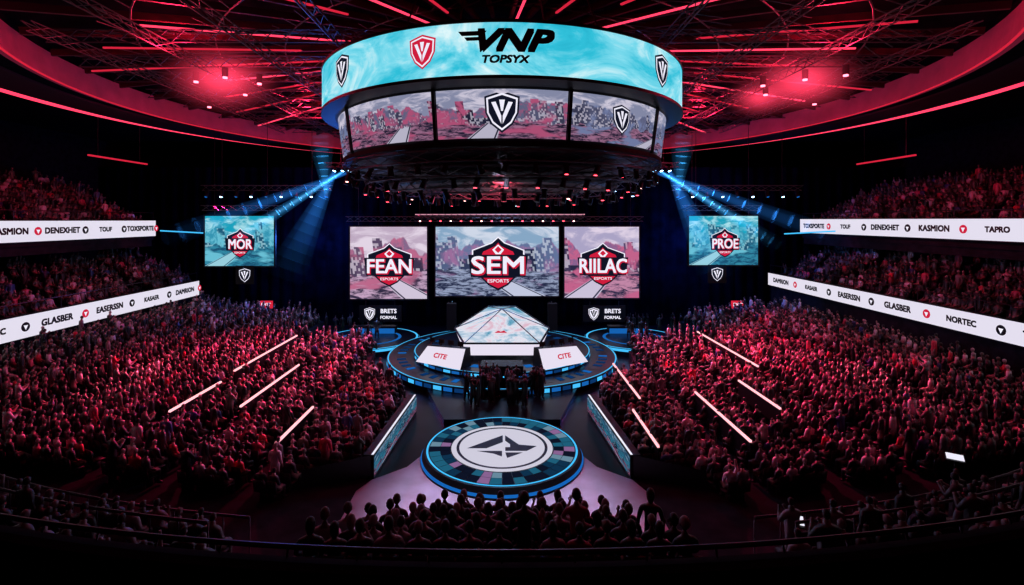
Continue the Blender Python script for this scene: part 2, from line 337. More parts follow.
for R,z,n in((8.9,14.4,40),(7.9,13.85,36),(6.6,13.45,28),(4.4,13.35,16)):
    for k in range(n):
        t=2*pi*(k+random.random()*.4)/n; x,y=R*math.sin(t),30-R*math.cos(t)
        b.box((x,y,z-.02),(.3,.12,.1),M['black'],t); dx=random.uniform(-.15,.15)
        b.tube((x,y,z-.05),(x+dx,y+dx,z-.42),.11,M['black'],8,.15)
        q=random.random(); 
        if q<.3: b.tube((x+dx,y+dx,z-.42),(x+dx,y+dx,z-.45),.08,M['lensred'] if q<.2 else (M['warm'] if q<.26 else M['lensblue']),8)
b.build('stage_lamps',J)
b=MB()
for k in range(10):
    t=2*pi*(k+.5)/10; b.tube((7*math.sin(t),30-7*math.cos(t),20),(5*math.sin(t),30-5*math.cos(t),25.6),.05,M['steel'],6)
b.build('suspension_cables',J)
# ------------------------------------------------------------------ backdrop + screens
b=MB(); N=240; vs=[]
for i in range(N+1):
    x=-46+92*i/N; y=57+.25*math.sin(i*1.9)
    vs+=[(x,y,0),(x,y,18)]
b.add(vs,[(2*i,2*i+2,2*i+3,2*i+1) for i in range(N)],M['curtain']); b.build('backdrop_curtain',smooth=True)
def hung_screen(name,x0,x1,z0,z1,y,mat,txt,cs,w,tw=1.12):
    E=empty(name); cx,cz=(x0+x1)/2,(z0+z1)/2
    uvsurf('picture',lambda u,v:(x0+(x1-x0)*u,y,z0+(z1-z0)*v),1,1,mat,E)
    b=MB(); t=.14
    for c,d in(((cx,y+.1,z0-t/2),(x1-x0+2*t,.3,t)),((cx,y+.1,z1+t/2),(x1-x0+2*t,.3,t)),((x0-t/2,y+.1,cz),(t,.3,z1-z0)),((x1+t/2,y+.1,cz),(t,.3,z1-z0)),((cx,y+.3,cz),(x1-x0,.2,z1-z0))): b.box(c,d,M['black'])
    b.truss((x0-.5,y+.3,z1+.8),(x1+.5,y+.3,z1+.8),.5,M['truss'],.8)
    for x in(x0+.8,x1-.8): b.tube((x,y+.3,z1+.1),(x,y+.3,z1+.6),.04,M['steel']); b.tube((x,y+.3,z1+1),(x,y+.3,21.1 if abs(x)>26 else 22),.025,M['steel'],4)
    b.build('frame_and_truss',E)
    b=MB(); crest(b,txt,cs,.05,w,tw); b.build('crest_logo',E,M4=Matrix.Translation((cx+.1,y,cz-.2))@Matrix.Rotation(pi/2,4,'X'))
    return E
hung_screen('led_screen',-15.8,-7.8,3.8,11.3,52,MS[0],'FEAN',3.8,1.15)
hung_screen('led_screen',-6.9,5.9,4.1,11.3,52,MS[1],'SEM',4.7,1.1)
hung_screen('led_screen',6.5,14.25,3.9,11.3,52,MS[2],'RIILAC',3.8,1.15,1.2)
hung_screen('side_screen',-29.7,-22.8,7.4,12.4,50,TS[0],'MOR',2.5,1.0,1.0)
hung_screen('side_screen',18.7,25.6,7.5,12.4,50,TS[1],'PROE',2.5,1.0,1.1)
for x,z,s in((-25.7,6.5,1.15),(21.5,6.6,1.15)):
    b=MB(); b.box((0,0,0),(s*1.6,s*1.6,.1),M['black']); shield(b,(0,0),s,M['navy'],M['white'],.06); b.tube((0,.6,0),(0,1.0,0),.03,M['steel'])
    b.build('hanging_badge_sign',M4=Matrix.Translation((x,50,z))@Matrix.Rotation(pi/2,4,'X'))
for x in(-12.6,10.6):
    b=MB(); b.box((0,0,-.05),(4.4,1.7,.1),M['black']); shield(b,(-1.1,0),1.0,M['white'],M['navy'],.03); b.text('BRETS',.62,(.85,.25),.05,M['white'],.03); b.text('FORMAL',.45,(.85,-.4),.05,M['white'],.03)
    b.tube((-1.5,.8,0),(-1.5,1.3,0),.03,M['steel']);b.tube((1.5,.8,0),(1.5,1.3,0),.03,M['steel'])
    b.build('sponsor_sign',M4=Matrix.Translation((x,51.8,2.3))@Matrix.Rotation(pi/2,4,'X'))
for x in(-24.5,24.5):
    b=MB(); b.box((x,52,3.2),(1.3,.15,.8),M['red2']); b.text('EXIT',.5,(0,0),0,M['white'],.02,T=Matrix.Translation((x,51.9,3.2))@Matrix.Rotation(pi/2,4,'X')); b.box((x,52.3,1.6),(.12,.12,3.2),M['black']); b.build('exit_sign')
b=MB(); b.truss((-8.5,49,12.4),(8,49,12.4),.4,M['truss'],.6,.04); b.box((-.2,48.95,12.55),(16.6,.08,.12),M['barline'])
for i in range(16):
    x=-8+i; b.tube((x,49,12.2),(x,48.8,11.9),.12,M['black'],8); b.tube((x,48.8,11.9),(x,48.79,11.88),.1,M['lensred' if i%3 else 'warm'],8)
for x in (-7,7): b.tube((x,49,12.6),(x,49,21.8),.03,M['steel'],4)
b.build('lighting_bar')
for sx in(-1,1):
    b=MB(); b.truss((sx*17,50,15.2),(sx*30,50,15.2),.5,M['truss'],.8,.04)
    for i in range(9):
        x=sx*(17.5+i*1.5); b.box((x,50,14.85),(.35,.2,.3),M['black']); b.tube((x,50,14.7),(x,49.8,14.3),.16,M['black'],8,.2)
        b.tube((x,49.8,14.3),(x,49.79,14.28),.13,M['lensblue'] if i%2 else M['blue'],8)
    for x in (sx*19,sx*28): b.tube((x,50,15.4),(x,50,21.1),.03,M['steel'],4)
    b.truss((sx*14.2,49,17.4),(sx*17.4,49,17.4),.4,M['truss'],.8,.04); b.tube((sx*15.8,49,17.6),(sx*15.8,49,22),.03,M['steel'],4)
    for x in(14.8,15.5,16.3): b.tube((sx*x,49,17.2),(sx*(x+.1),48.9,16.8),.18,M['black'],8,.22); b.tube((sx*(x+.1),48.9,16.8),(sx*(x+.11),48.89,16.77),.17,M['lensblue'],8)
    b.build('moving_light_truss')
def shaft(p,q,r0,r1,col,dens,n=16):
    # nested self-glowing cones painted as light in haze; length and rim fade out
    E=empty('emissive_light_shaft'); p=Vector(p);q=Vector(q)
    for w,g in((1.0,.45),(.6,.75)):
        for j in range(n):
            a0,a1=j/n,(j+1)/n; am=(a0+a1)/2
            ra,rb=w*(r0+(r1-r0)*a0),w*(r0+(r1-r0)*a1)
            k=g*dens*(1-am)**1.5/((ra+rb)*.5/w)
            b=MB(); b.tube(p.lerp(q,a0),p.lerp(q,a1),ra,hazemat(col,k),16,rb); b.build('emissive_segment',E)
C0=(.25,.65,1.0); C1=(.06,.40,.85); C2=(.03,.2,.6)
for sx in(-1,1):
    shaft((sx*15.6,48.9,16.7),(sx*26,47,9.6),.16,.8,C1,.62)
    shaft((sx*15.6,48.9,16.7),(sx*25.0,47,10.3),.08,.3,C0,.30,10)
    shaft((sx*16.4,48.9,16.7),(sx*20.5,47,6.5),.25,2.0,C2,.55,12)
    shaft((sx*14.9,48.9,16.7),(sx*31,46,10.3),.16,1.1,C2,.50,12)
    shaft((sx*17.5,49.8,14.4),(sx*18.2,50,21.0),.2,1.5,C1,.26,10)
    b=MB(); b.tube((sx*28.5,50.5,10.6),(sx*33.5,49,10.95),.07,M['cyan'],6); b.build('linear_light')
    b=MB(); b.box((sx*35,45.8,17.5),(.14,7,.14),M['red2']); b.tube((sx*35,43.3,17.5),(sx*35,43.3,21.1),.02,M['steel']);b.tube((sx*35,48.3,17.5),(sx*35,48.3,21.1),.02,M['steel']); b.build('linear_light')
# ------------------------------------------------------------------ ribbon boards
names1='TOUF TOXSPORTE MITECON TAPRO KASMION DENEXHET'
names2='KASAER DAMRION TIMAROV NORTEC GLASBER EASERSSN'
SIDE={-1:(31.5,52,34.5,49.8),1:(29.6,55.6,32.8,55.0)}
def ribbon(sx,x,y0,y1,z0,z1,txt,size):
    E=empty('ribbon_board'); b=MB(); yc=(y0+y1)/2
    b.box((sx*(x+.15),yc,(z0+z1)/2),(.3,y1-y0,z1-z0),M['black'])
    xx=sx*(x-.01); b.add([(xx,y0,z0+.06),(xx,y1,z0+.06),(xx,y1,z1-.06),(xx,y0,z1-.06)],[(0,1,2,3)],M['boardw']); b.build('led_board',E)
    b=MB(); items=txt.split()+txt.split()[:2]; L=(y1-y0)/len(items)
    T=Matrix(((0,0,sx*-1,sx*(x-.04)),(1 if sx<0 else -1,0,0,0),(0,1,0,(z0+z1)/2),(0,0,0,1)))
    for i,w in enumerate(items):
        u=(y0+L*(i+.5))*(1 if sx<0 else -1)
        b.text(w,size*(1 if i%3 else .85),(u,0),.02,M['ink'],.045,0,1.0,T)
        u2=u+L*.5; r=size*.5
        b.flat([(u2+r*math.cos(a),r*math.sin(a)) for a in [2*pi*k/14 for k in range(14)]],.02,M['inkred'] if i%3==1 else M['ink'],T)
        b.flat([(u2+r*.6*math.cos(a),r*.7*math.sin(a)) for a in [2*pi*k/3 +.5 for k in range(3)]],.04,M['white'],T)
    b.build('sponsor_text',E)
for sx in(-1,1):
    x1,e1,x2,e2=SIDE[sx]
    ribbon(sx,x2,16,e2,10.35 if sx<0 else 10.55,12.0 if sx<0 else 12.15,names1,.62)
    ribbon(sx,x1,14,e1,4.15 if sx<0 else 4.75,5.75 if sx<0 else 6.2,names2,.62)
# ------------------------------------------------------------------ stands
def zb(x): return max(0,.115*(abs(x)-6))
for sx in(-1,1):
    x1,e1,x2,e2=SIDE[sx]; zl=0 if sx<0 else .5
    b=MB(); P=[(sx*x,y,zb(x)) for x,y in((6.2,15),(x1-.1,15),(x1-.1,52),(18.5,52),(18.5,45),(11.2,45),(10.2,36),(6.2,32))]
    vs=P+[(x,y,-.0) for x,y,z in P]; n=len(P)
    b.add(vs,[tuple(range(n)) if sx>0 else tuple(range(n))[::-1]]+[(i,(i+1)%n,n+(i+1)%n,n+i) for i in range(n)],M['concrete']); b.build('lower_seating_stand')
    b=MB()
    for k in range(8):
        x=x1+.35+.85*k; z=5.1+zl+.42*k; b.box((sx*(x+.425),(14+e1)/2,z/2),(.85,e1-14,z),M['concrete'])
    b.build('middle_seating_stand')
    b=MB()
    for k in range(11):
        x=x2+.4+.85*k; z=11.0+.42*k; b.box((sx*(x+.425),(16+e2)/2,z-.8),(.85,e2-16,1.6),M['concrete'])
    b.box((sx*(x2+.5),(16+e2)/2,10.2),(.6,e2-16,.3),M['concrete'])
    b.build('upper_seating_stand')
    b=MB()
    for x,z,y0,y1 in((x1+.25,6.5+zl,14,e1),(x2+.25,12.7,16,e2)):
        b.tube((sx*x,y0,z),(sx*x,y1,z),.04,M['steel'])
        for k in range(20):
            y=y0+(y1-y0)*k/19; b.tube((sx*x,y,z-.9),(sx*x,y,z),.025,M['steel'],4)
    b.build('handrail')
for x,y0,y1 in((-16.6,31,40.5),(-13.6,26,33.5),(-16.3,24.5,29),(-10.2,22.5,27),(16.4,32,42),(11.2,22.5,29),(14.2,25.5,30),(8.0,29,36),(7.2,23,27.5)):
    b=MB(); z=zb(x); b.beam((x,y0,z+.95),(x,y1,z+.95),.05,.9,M['black']); b.beam((x,y0,z+1.43),(x,y1,z+1.43),.10,.10,M['pinkled']); b.beam((x+.5,y0,z+.04),(x+.5,y1,z+.04),.9,.06,M['concrete'])
    b.build('aisle_barrier_light')
# ------------------------------------------------------------------ stage
SC=(0,42.75)
S=empty('main_stage')
b=MB(); b.rev([(9.6,0),(9.6,.75),(.01,.75)],M['floor'],SC,96); b.rev([(7.4,.75),(7.4,1.15),(.01,1.15)],M['floor'],SC,96); b.build('platform',S)
b=MB()
for R,z0,z1,n,ms in((9.62,.38,.66,72,('cyan','blue','dblue','black')),(7.43,.86,1.06,60,('cyan','blue','dblue','white'))):
    for k in range(n):
        b.rev([(R,z0),(R,z1)],M[ms[(k*5+k//3)%4]],SC,1,2*pi*k/n+.008,2*pi*(k+1)/n-.008)
b.rev([(9.44,.765),(9.55,.765)],M['cyan'],SC,96); b.rev([(7.30,1.165),(7.38,1.165)],M['cyan'],SC,96)
for k in range(56):
    b.rev([(8.1,.765),(8.8,.765)],M[('dblue','floor','blue','dblue')[(k*3+k//5)%4]],SC,2,2*pi*k/56+.03,2*pi*(k+1)/56-.03)
for k in range(28):
    b.rev([(5.6,1.165),(6.3,1.165)],M[('dblue','floor','floor','blue')[(k*3+k//5)%4]],SC,2,2*pi*k/28+.06,2*pi*(k+1)/28-.06)
b.build('led_edges',S)
for sx in(-1,1):
    c=(sx*12.6,48.0)
    b=MB(); b.rev([(4.6,0),(4.6,.7),(.01,.7)],M['floor'],c,64); b.rev([(4.62,.45),(4.62,.68)],M['cyan'],c,64); b.rev([(4.3,.715),(4.5,.715)],M['cyan'],c,64); b.rev([(2.6,.715),(2.9,.715)],M['blue'],c,64)
    b.box((c[0],50.2,.9),(4,.8,1.0),M['black']); b.box((c[0],49.78,.95),(3.8,.05,.5),M['blue'])
    b.build('wing_platform',S)
    b=MB(); b.truss((sx*4.9,49,.75),(sx*4.9,49,4.0),.6,M['truss'],.6,.04); b.box((sx*4.9,48.6,2.6),(.9,.7,2.6),M['black']); b.build('speaker_tower',S)
b=MB()
hexp=[(-1.3,46.4),(1.3,46.4),(3.9,41.2),(2.9,38.2),(-2.9,38.2),(-3.9,41.2)]
def hz(y): return 2.55+(y-38.2)*.17
top=[(x,y,hz(y)) for x,y in hexp]; bot=[(x*.9,42.2+(y-42.2)*.9,hz(y)-1.0) for x,y in hexp]
ctr=(0,43.2,hz(43.2)+.9)
b.add(top+[ctr],[(i,(i+1)%6,6)[::-1] for i in range(6)],M['canopy'])
b.add(top+bot,[(i,(i+1)%6,6+(i+1)%6,6+i) for i in range(6)],M['deskw']); b.add(bot,[tuple(range(6))],M['black'])
for i in range(6): b.tube(Vector(top[i])+Vector((0,0,.02)),Vector(top[(i+1)%6])+Vector((0,0,.02)),.08,M['black']); b.tube(Vector(top[i])+Vector((0,0,.03)),Vector(ctr)+Vector((0,0,.03)),.04,M['steel'])
for x,y in((-2.4,39.0),(2.4,39.0),(-3.2,41.6),(3.2,41.6),(-1.1,45.6),(1.1,45.6)): b.truss((x,y,1.15),(x,y,hz(y)-.95),.3,M['truss'],.5,.03)
b.flat([(-.5,-.15),(-.2,.15),(0,.0),(.25,.2),(.5,-.15)],0,M['inkred'],T=Matrix.Translation((-.1,39.6,hz(39.6)+.36))@Matrix.Rotation(.34,4,'X'))
b.build('canopy',S)
for sx in(-1,1):
    D=MB(); T=Matrix.Translation((sx*4.45,37.8,1.15))@Matrix.Rotation(sx*.55,4,'Z')
    def q(p): return T@Vector(p)
    w=2.1
    if sx<0: poly=[(-w,-.7,0),(w,-.7,0),(w-.1,.1,1.35),(-w+.5,.1,1.1)]
    else: poly=[(-w,-.7,0),(w,-.7,0),(w-.5,.1,1.1),(-w+.1,.1,1.35)]
    back=[(x,.7,z) for x,y,z in poly]
    V=[q(p) for p in poly+back]; D.add(V,[(4,5,6,7)[::-1],(0,4,7,3),(1,2,6,5),(0,1,5,4)],M['black']); D.add(V,[(3,2,6,7)],M['floor']); D.add(V,[(0,1,2,3)],M['deskw'])
    tt=T@Matrix.Translation((0,-.33,.60))@Matrix.Rotation(math.atan2(1.25,.8),4,'X')
    D.text('CITE',.5,(0,0),.08,M['inkred'],.03,.1,1.2,T=tt)
    for k in range(4):
        x=-1.4+.9*k; D.box(q((x,.45,1.55)),(.5,.05,.34),M['black'],sx*.55); D.box(q((x,.45,1.33)),(.06,.06,.2),M['black'],sx*.55)
    D.build('team_desk',S)
b=MB(); b.prism([(-3.4,29.2),(3.4,29.2),(5.2,34.6),(-5.2,34.6)],0,.35,M['floor']); b.prism([(-1.8,33),(1.8,33),(2.2,35.2),(-2.2,35.2)],.35,.75,M['floor']); 
b.box((0,36,1.35),(3.0,1.6,.7),M['black']); b.build('stage_steps',S)
b=MB(); b.prism([(-9.2,16),(8.6,16),(6.0,23.0),(4.6,24.2),(3.6,26.5),(-3.6,26.5),(-4.6,24.2),(-6.0,23.0)],0.0,.05,M['pale']); b.build('walkway')
DC=(0,25.35); E=empty('round_floor_stage')
b=MB(); b.rev([(4.08,.05),(4.08,.12),(3.9,.5),(.01,.5)],M['black'],DC,96); b.build('disc_base',E)
pal=[emis('disc_tile_a',(.03,.20,.32),.75),emis('disc_tile_b',(.01,.06,.13),.8),emis('disc_tile_c',(.24,.40,.52),.75),emis('disc_tile_d',(.01,.015,.04),.8),emis('disc_tile_e',(.40,.22,.45),.75)]
b=MB()
for k in range(40):
    for r0,r1 in((2.62,3.1),(3.12,3.65)):
        m=pal[rng.choice(5,p=[.26,.24,.10,.3,.10])]; b.rev([(r1,.515),(r0,.515)],m,DC,2,2*pi*k/40+.004,2*pi*(k+1)/40-.004)
b.rev([(3.80,.515),(3.70,.515)],M['cyan'],DC,96)
b.rev([(2.56,.52),(.01,.52)],emis('disc_centre_white',(.74,.72,.84),.9),DC,64)
b.rev([(2.30,.53),(2.16,.53)],M['ink'],DC,64)
b.rev([(4.09,.15),(4.0,.28)],M['blue'],DC,96)
for poly in([(-.86,-.12),(.02,.62),(.02,.22),(-.38,-.12)],[(.08,.62),(.42,.08),(.86,.0),(.60,-.26),(.08,-.26),(.08,-.06),(.2,-.06),(.2,.1),(.08,.3)],[(-.62,-.26),(.0,-.26),(.0,-.55),(-.2,-.4)],[(.08,-.34),(.5,-.34),(.12,-.62)]):
    b.flat([(x*2.05,DC[1]+y*2.05) for x,y in poly],.54,M['ink'])
b.build('disc_led_surface',E)
for sx in(-1,1):
    E=empty('walkway_barrier')
    b=MB(); p,q=(sx*6.2,23.2),(sx*5.6,31.2)
    b.beam((*p,.55),(*q,.55),.5,1.1,M['black'])
    b.add([(p[0]-sx*.24,p[1],1.11),(q[0]-sx*.24,q[1],1.11),(q[0]-sx*.12,q[1],1.11),(p[0]-sx*.12,p[1],1.11)],[(0,1,2,3)],M['white'])
    b.add([(p[0]-sx*.1,p[1]-.01,.1),(p[0]+sx*3.2,p[1]-1.8,.1),(p[0]+sx*3.2,p[1]-1.8,1.1),(p[0]-sx*.1,p[1]-.01,1.1)],[(0,1,2,3)],M['black'])
    b.build('barrier_body',E)
    a,c=(p[0]-sx*.27,p[1]),(q[0]-sx*.27,q[1])
    uvsurf('led_panel',lambda u,v:(a[0]+(c[0]-a[0])*u,a[1]+(c[1]-a[1])*u,.12+.9*v),1,1,BP,E)
# ------------------------------------------------------------------ near balcony
def el(t,a,bb,z): return Vector((a*math.sin(t),26-bb*math.cos(t),z))
A0=math.radians(50)
b=MB(); b.rev([(1,4.4),(1,6.25),(1.012,6.3),(1.02,6.25),(1.02,5.3),(1.6,5.3)],M['dark'],(0,26),96,-A0,A0,28,17.6); b.build('balcony_parapet')
b=MB()
b.path([el(-A0+2*A0*i/80,28,17.6,6.42) for i in range(81)],.045,M['steel'])
for i in range(41): b.tube(el(-A0+2*A0*i/40,28.1,17.65,6.2),el(-A0+2*A0*i/40,28,17.6,6.42),.02,M['steel'],4)
b.path([el(-A0+2*A0*i/80,30.5,19.4,5.9+.5) for i in range(81)],.03,M['steel']); b.build('balcony_handrail')
terr=[]
for sx in(-1,1):
    b=MB(); NR=6
    for k in range(NR):
        f0=k/NR; a_=26+2*f0; b_=12.6+4.9*f0; a2=26+2*(k+1)/NR; b2=12.6+4.9*(k+1)/NR; z=2.7+.36*k
        t0=math.asin(7.0/26)*1.0-.02*k; t1=math.radians(52)
        n=40; vs=[]
        for i in range(n+1):
            t=sx*(t0+(t1-t0)*i/n); vs+=[el(t,a_,b_,0),el(t,a_,b_,z),el(t,a2,b2,z)]
        fs=[]
        for i in range(n): 
            j=3*i; fs+=[(j,j+3,j+4,j+1),(j+1,j+4,j+5,j+2)]
        t=sx*t0; vs+=[el(t,a_,b_,0),el(t,a2,b2,0)]; e=len(vs); fs.append((0,1,2,e-1)); 
        b.add(vs,fs,M['concrete'])
        for i in range(34):
            t=t0+.02+(t1-t0)*(i+.5)/34; terr.append((el(sx*t,(a_+a2)/2,(b_+b2)/2,z),sx*t*.6))
    b.build('terrace_seating_stand')
    b=MB()
    for a_,b_,z in((26,12.6,3.75),(26.7,14.3,4.6)):
        t0=math.asin(7.0/26); t1=math.radians(52)
        b.path([el(sx*(t0+(t1-t0)*i/40),a_,b_,z) for i in range(41)],.04,M['steel'])
        for i in range(0,41,2): b.tube(el(sx*(t0+(t1-t0)*i/40),a_,b_,z-1.0),el(sx*(t0+(t1-t0)*i/40),a_,b_,z),.02,M['steel'],4)
    b.build('terrace_handrail')
b=MB()
for k,(y,hw) in enumerate(((9.6,4.1),(10.4,3.95),(11.2,3.8),(12.0,3.5),(12.8,3.0),(13.5,2.5))):
    z=4.75-(y-9.6)*.42; b.box((0,y,z/2),(2*hw+.6,.8,z),M['concrete'])
b.build('centre_seating_stand')
for x,y,z,rz in((15.4,17.0,3.95,-.6),(7.7,13.2,4.1,-.4)):
    b=MB(); b.box((x,y,z),(.46,.28,.03),M['white'],rz,.3); b.box((x,y,z-.06),(.52,.34,.05),M['black'],rz,.3); b.tube((x,y,z-.08),(x,y,z-1.0),.04,M['black']); b.build('desk_monitor')
# ------------------------------------------------------------------ people
def skin_person(pose,hi=0,hair=0):
    V=[];Ed=[];R=[];Tg=[];roots=[0]
    def a(p,r,t,par=None):
        V.append(p);R.append(r);Tg.append(t)
        if par is not None: Ed.append((par,len(V)-1))
        return len(V)-1
    st=pose.startswith('stand'); h=.45 if st else 0
    pel=a((0,0,.52+h),(.17,.13),3); wa=a((0,.0,.72+h),(.145,.11),2,pel); ch=a((0,.01,.95+h),(.17,.12),2,wa); up=a((0,-.005,1.08+h),(.13,.09),2,ch)
    nk=a((0,.01,1.17+h),(.055,.055),0,up); nh=a((0,.03,1.25+h),(.05,.05),0,nk)
    hands=[]
    for s in(-1,1):
        if st:
            kn=a((s*.12,.03,.5),(.07,.075),3,pel); an=a((s*.13,-.02,.1),(.045,.045),3,kn); a((s*.14,.14,.04),(.045,.03),3,an)
        else:
            kn=a((s*.13,.42,.54),(.075,.075),3,pel); an=a((s*.13,.40,.1),(.045,.05),3,kn); a((s*.14,.54,.04),(.045,.03),3,an)
        sh=a((s*.2,-.005,1.06+h),(.065,.065),2,up)
        up_arm='up' in pose and (s==1 or 'both' in pose)
        if up_arm: e_=(s*.30,.08,1.25+h); w_=(s*.27,.12,1.52+h); f_=(s*.26,.13,1.6+h)
        elif 'clap' in pose: e_=(s*.27,.12,.86+h); w_=(s*.09,.34,1.02+h); f_=(s*.06,.38,1.09+h)
        elif st: e_=(s*.27,-.02,.80+h); w_=(s*.27,.08,.56+h); f_=(s*.26,.1,.48+h)
        else: e_=(s*.27,.03,.82); w_=(s*.16,.25,.66); f_=(s*.13,.33,.65)
        e=a(e_,(.045,.045),2,sh); w=a(w_,(.03,.03),0,e); f=a(f_,(.038,.022),0,w); hands.append((Vector(w_),Vector(f_),s))
    if hi:
        for w_,f_,s in hands:
            d=(f_-w_).normalized(); sd=d.cross(Vector((0,1,.3))).normalized(); nn=sd.cross(d).normalized()
            for k in range(4):
                o=(k-1.5)*.02; L=[.06,.075,.07,.055][k]; base=f_+sd*o-d*.01
                r0=len(V); roots.append(r0); i0=a(tuple(base),(.009,.009),0); i1=a(tuple(base+d*(.02+L*.5)+nn*.004),(.0085,.0085),0,i0); a(tuple(base+d*(.02+L*.9)+nn*.022),(.007,.007),0,i1)
            base=w_+(f_-w_)*.5-sd*s*.02; r0=len(V); roots.append(r0); i0=a(tuple(base),(.011,.011),0); i1=a(tuple(base-sd*s*.03+d*.025),(.010,.010),0,i0); a(tuple(base-sd*s*.037+d*.055),(.008,.008),0,i1)
    me=bpy.data.meshes.new('p'); me.from_pydata(V,Ed,[]); ob=bpy.data.objects.new('p',me); sc.collection.objects.link(ob)
    md=ob.modifiers.new('s','SKIN'); md.use_smooth_shade=True
    if not me.skin_vertices:
        bm=bmesh.new(); bm.from_mesh(me); bm.verts.layers.skin.verify(); bm.to_mesh(me); bm.free()
    for i,d in enumerate(me.skin_vertices[0].data): d.radius=R[i]; d.use_root=i in roots
    if hi: ss=ob.modifiers.new('u','SUBSURF'); ss.levels=2; ss.render_levels=2
    dg=bpy.context.evaluated_depsgraph_get(); dg.update(); ev=bpy.data.meshes.new_from_object(ob.evaluated_get(dg))
    bm=bmesh.new(); bm.from_mesh(ev); bpy.data.objects.remove(ob)
    SV=np.array(V)
    co=np.array([v.co[:] for v in bm.verts]); tags=list(np.array(Tg)[np.argmin(((co[:,None]-SV[None])**2).sum(2),1)])
    hc=Vector((0,.035,1.36+h))
    r=bmesh.ops.create_icosphere(bm,subdivisions=3 if hi else 1,radius=1)
    for v in r['verts']:
        x,y,z=v.co
        jw=1-.22*max(0,-z)
        fy=y*.105
        if hi and y>.3:
            fy+=.022*math.exp(-((x/.16)**2+((z+.1)/.25)**2))
            fy-=.008*math.exp(-(((abs(x)-.38)/.18)**2+((z-.12)/.14)**2))
            fy+=.006*math.exp(-((x/.3)**2+((z+.48)/.12)**2))
        v.co=hc+Vector((x*.08*jw,fy,z*.125))
        tags.append(0 if hi else (1 if (z>.35 or y<.1) and z>-.55 else 0))
    if hi:
        for s in(-1,1):
            r=bmesh.ops.create_icosphere(bm,subdivisions=2,radius=1)
            for v in r['verts']: v.co=hc+Vector((s*.083+v.co.x*.01,-.005+v.co.y*.02,-.01+v.co.z*.032)); tags.append(0)
        r=bmesh.ops.create_icosphere(bm,subdivisions=3,radius=1)
        ln=[.105,.12,.24,.15][hair%4]
        for v in r['verts']:
            x,y,z=v.co; y2=y if y<.45 else .45+(y-.45)*.2
            if z>=-.1 or y<-.1:
                lo=z*(.128 if z>0 else ln); v.co=hc+Vector((x*(.092+.006*math.sin(9*z+7*y)),-.02+y2*.112,.018+lo))
            else: v.co=hc+Vector((x*.06,-.03+y2*.05,.0+z*.05))
            tags.append(1)
    bmesh.ops.triangulate(bm,faces=bm.faces[:]); bm.verts.index_update()
    vv=np.array([v.co[:] for v in bm.verts],dtype=np.float32); ff=np.array([[v.index for v in f.verts] for f in bm.faces],dtype=np.int32); bm.free()
    return vv,ff,np.array(tags)
lo=[skin_person(p) for p in('sit','sit_clap','sit_up','sit_up_both')]
los=[skin_person(p) for p in('stand','stand_up','stand_clap')]
hi=[skin_person(p,1,i) for i,p in enumerate(('sit','sit','sit','sit_clap','sit'))]; his=[skin_person(p,1,i) for i,p in enumerate(('stand','stand_clap','stand'))]
def pick():
    q=random.random()
    if q<.74: return lo[0]
    if q<.84: return lo[1]
    if q<.87: return lo[2]
    if q<.885: return lo[3]
    return los[0] if q<.96 else los[2]
def seat():
    b=MB(); b.box((0,.12,.40),(.46,.42,.06),M['seat']); b.box((0,-.16,.66),(.46,.06,.5),M['seat'],0,.12); b.box((0,.1,.2),(.06,.3,.38),M['seat'])
    f=[]; 
    for q in b.f: f+=[(q[0],q[1],q[2]),(q[0],q[2],q[3])]
    return np.array(b.v,dtype=np.float32),np.array(f,dtype=np.int32),np.zeros(len(b.v),int)
ST=seat()
skins=np.array([(.60,.38,.36),(.45,.28,.26),(.25,.14,.12),(.7,.46,.44),(.14,.08,.07)]); hairs=np.array([(.010,.008,.014),(.02,.012,.02),(.06,.03,.03),(.22,.15,.12),(.012,.012,.02)])
def scatter(name,items,mat,people=True,painted_dim=1.0):
    VS=[];FS=[];CS=[];o=0
    for (vv,ff,tg),p,r,s in items:
        c,sn=math.cos(r),math.sin(r); v=vv*s; x=v[:,0]*c-v[:,1]*sn+p[0]; y=v[:,0]*sn+v[:,1]*c+p[1]; z=v[:,2]+p[2]
        VS.append(np.stack([x,y,z],1)); FS.append(ff+o); o+=len(vv)
        if people:
            k=rng.random()
            if k<.58: sh=np.array([1,.9,1.5])*rng.uniform(.004,.03)
            elif k<.78: sh=np.ones(3)*rng.uniform(.08,.35)*rng.uniform(.7,1,3)
            elif k<.91: sh=np.array([.95,.84,.92])
            else: sh=np.array([[.85,.05,.12],[.05,.10,.35],[.8,.12,.25]][rng.integers(3)])
            hb=hairs[rng.integers(5)] if rng.random()<.82 else np.array([.7,.5,.55])
            cols=np.stack([skins[rng.integers(5)]*max(.35,painted_dim),hb*max(.3,painted_dim),sh*painted_dim,rng.uniform(.01,.04,3)])  # albedo scaled down per crowd, painting dimly lit zones darker
            CS.append(cols[tg])
    V=np.concatenate(VS).astype(np.float32); F=np.concatenate(FS).astype(np.int32)
    me=bpy.data.meshes.new(name); me.vertices.add(len(V)); me.vertices.foreach_set('co',V.ravel()); me.loops.add(F.size); me.loops.foreach_set('vertex_index',F.ravel())
    me.polygons.add(len(F)); me.polygons.foreach_set('loop_start',np.arange(0,F.size,3,dtype=np.int32))
    try: me.polygons.foreach_set('loop_total',np.full(len(F),3,dtype=np.int32))
    except Exception: pass
    me.update(calc_edges=True); me.validate()
    if people:
        me.polygons.foreach_set('use_smooth',np.ones(len(F),bool))
        C=np.concatenate(CS); C=np.concatenate([C,np.ones((len(C),1))],1).astype(np.float32)
        at=me.attributes.new('col','FLOAT_COLOR','POINT'); at.data.foreach_set('color',C.ravel())
    me.materials.append(mat); ob=bpy.data.objects.new(name,me); sc.collection.objects.link(ob); print(name,len(items)); return ob
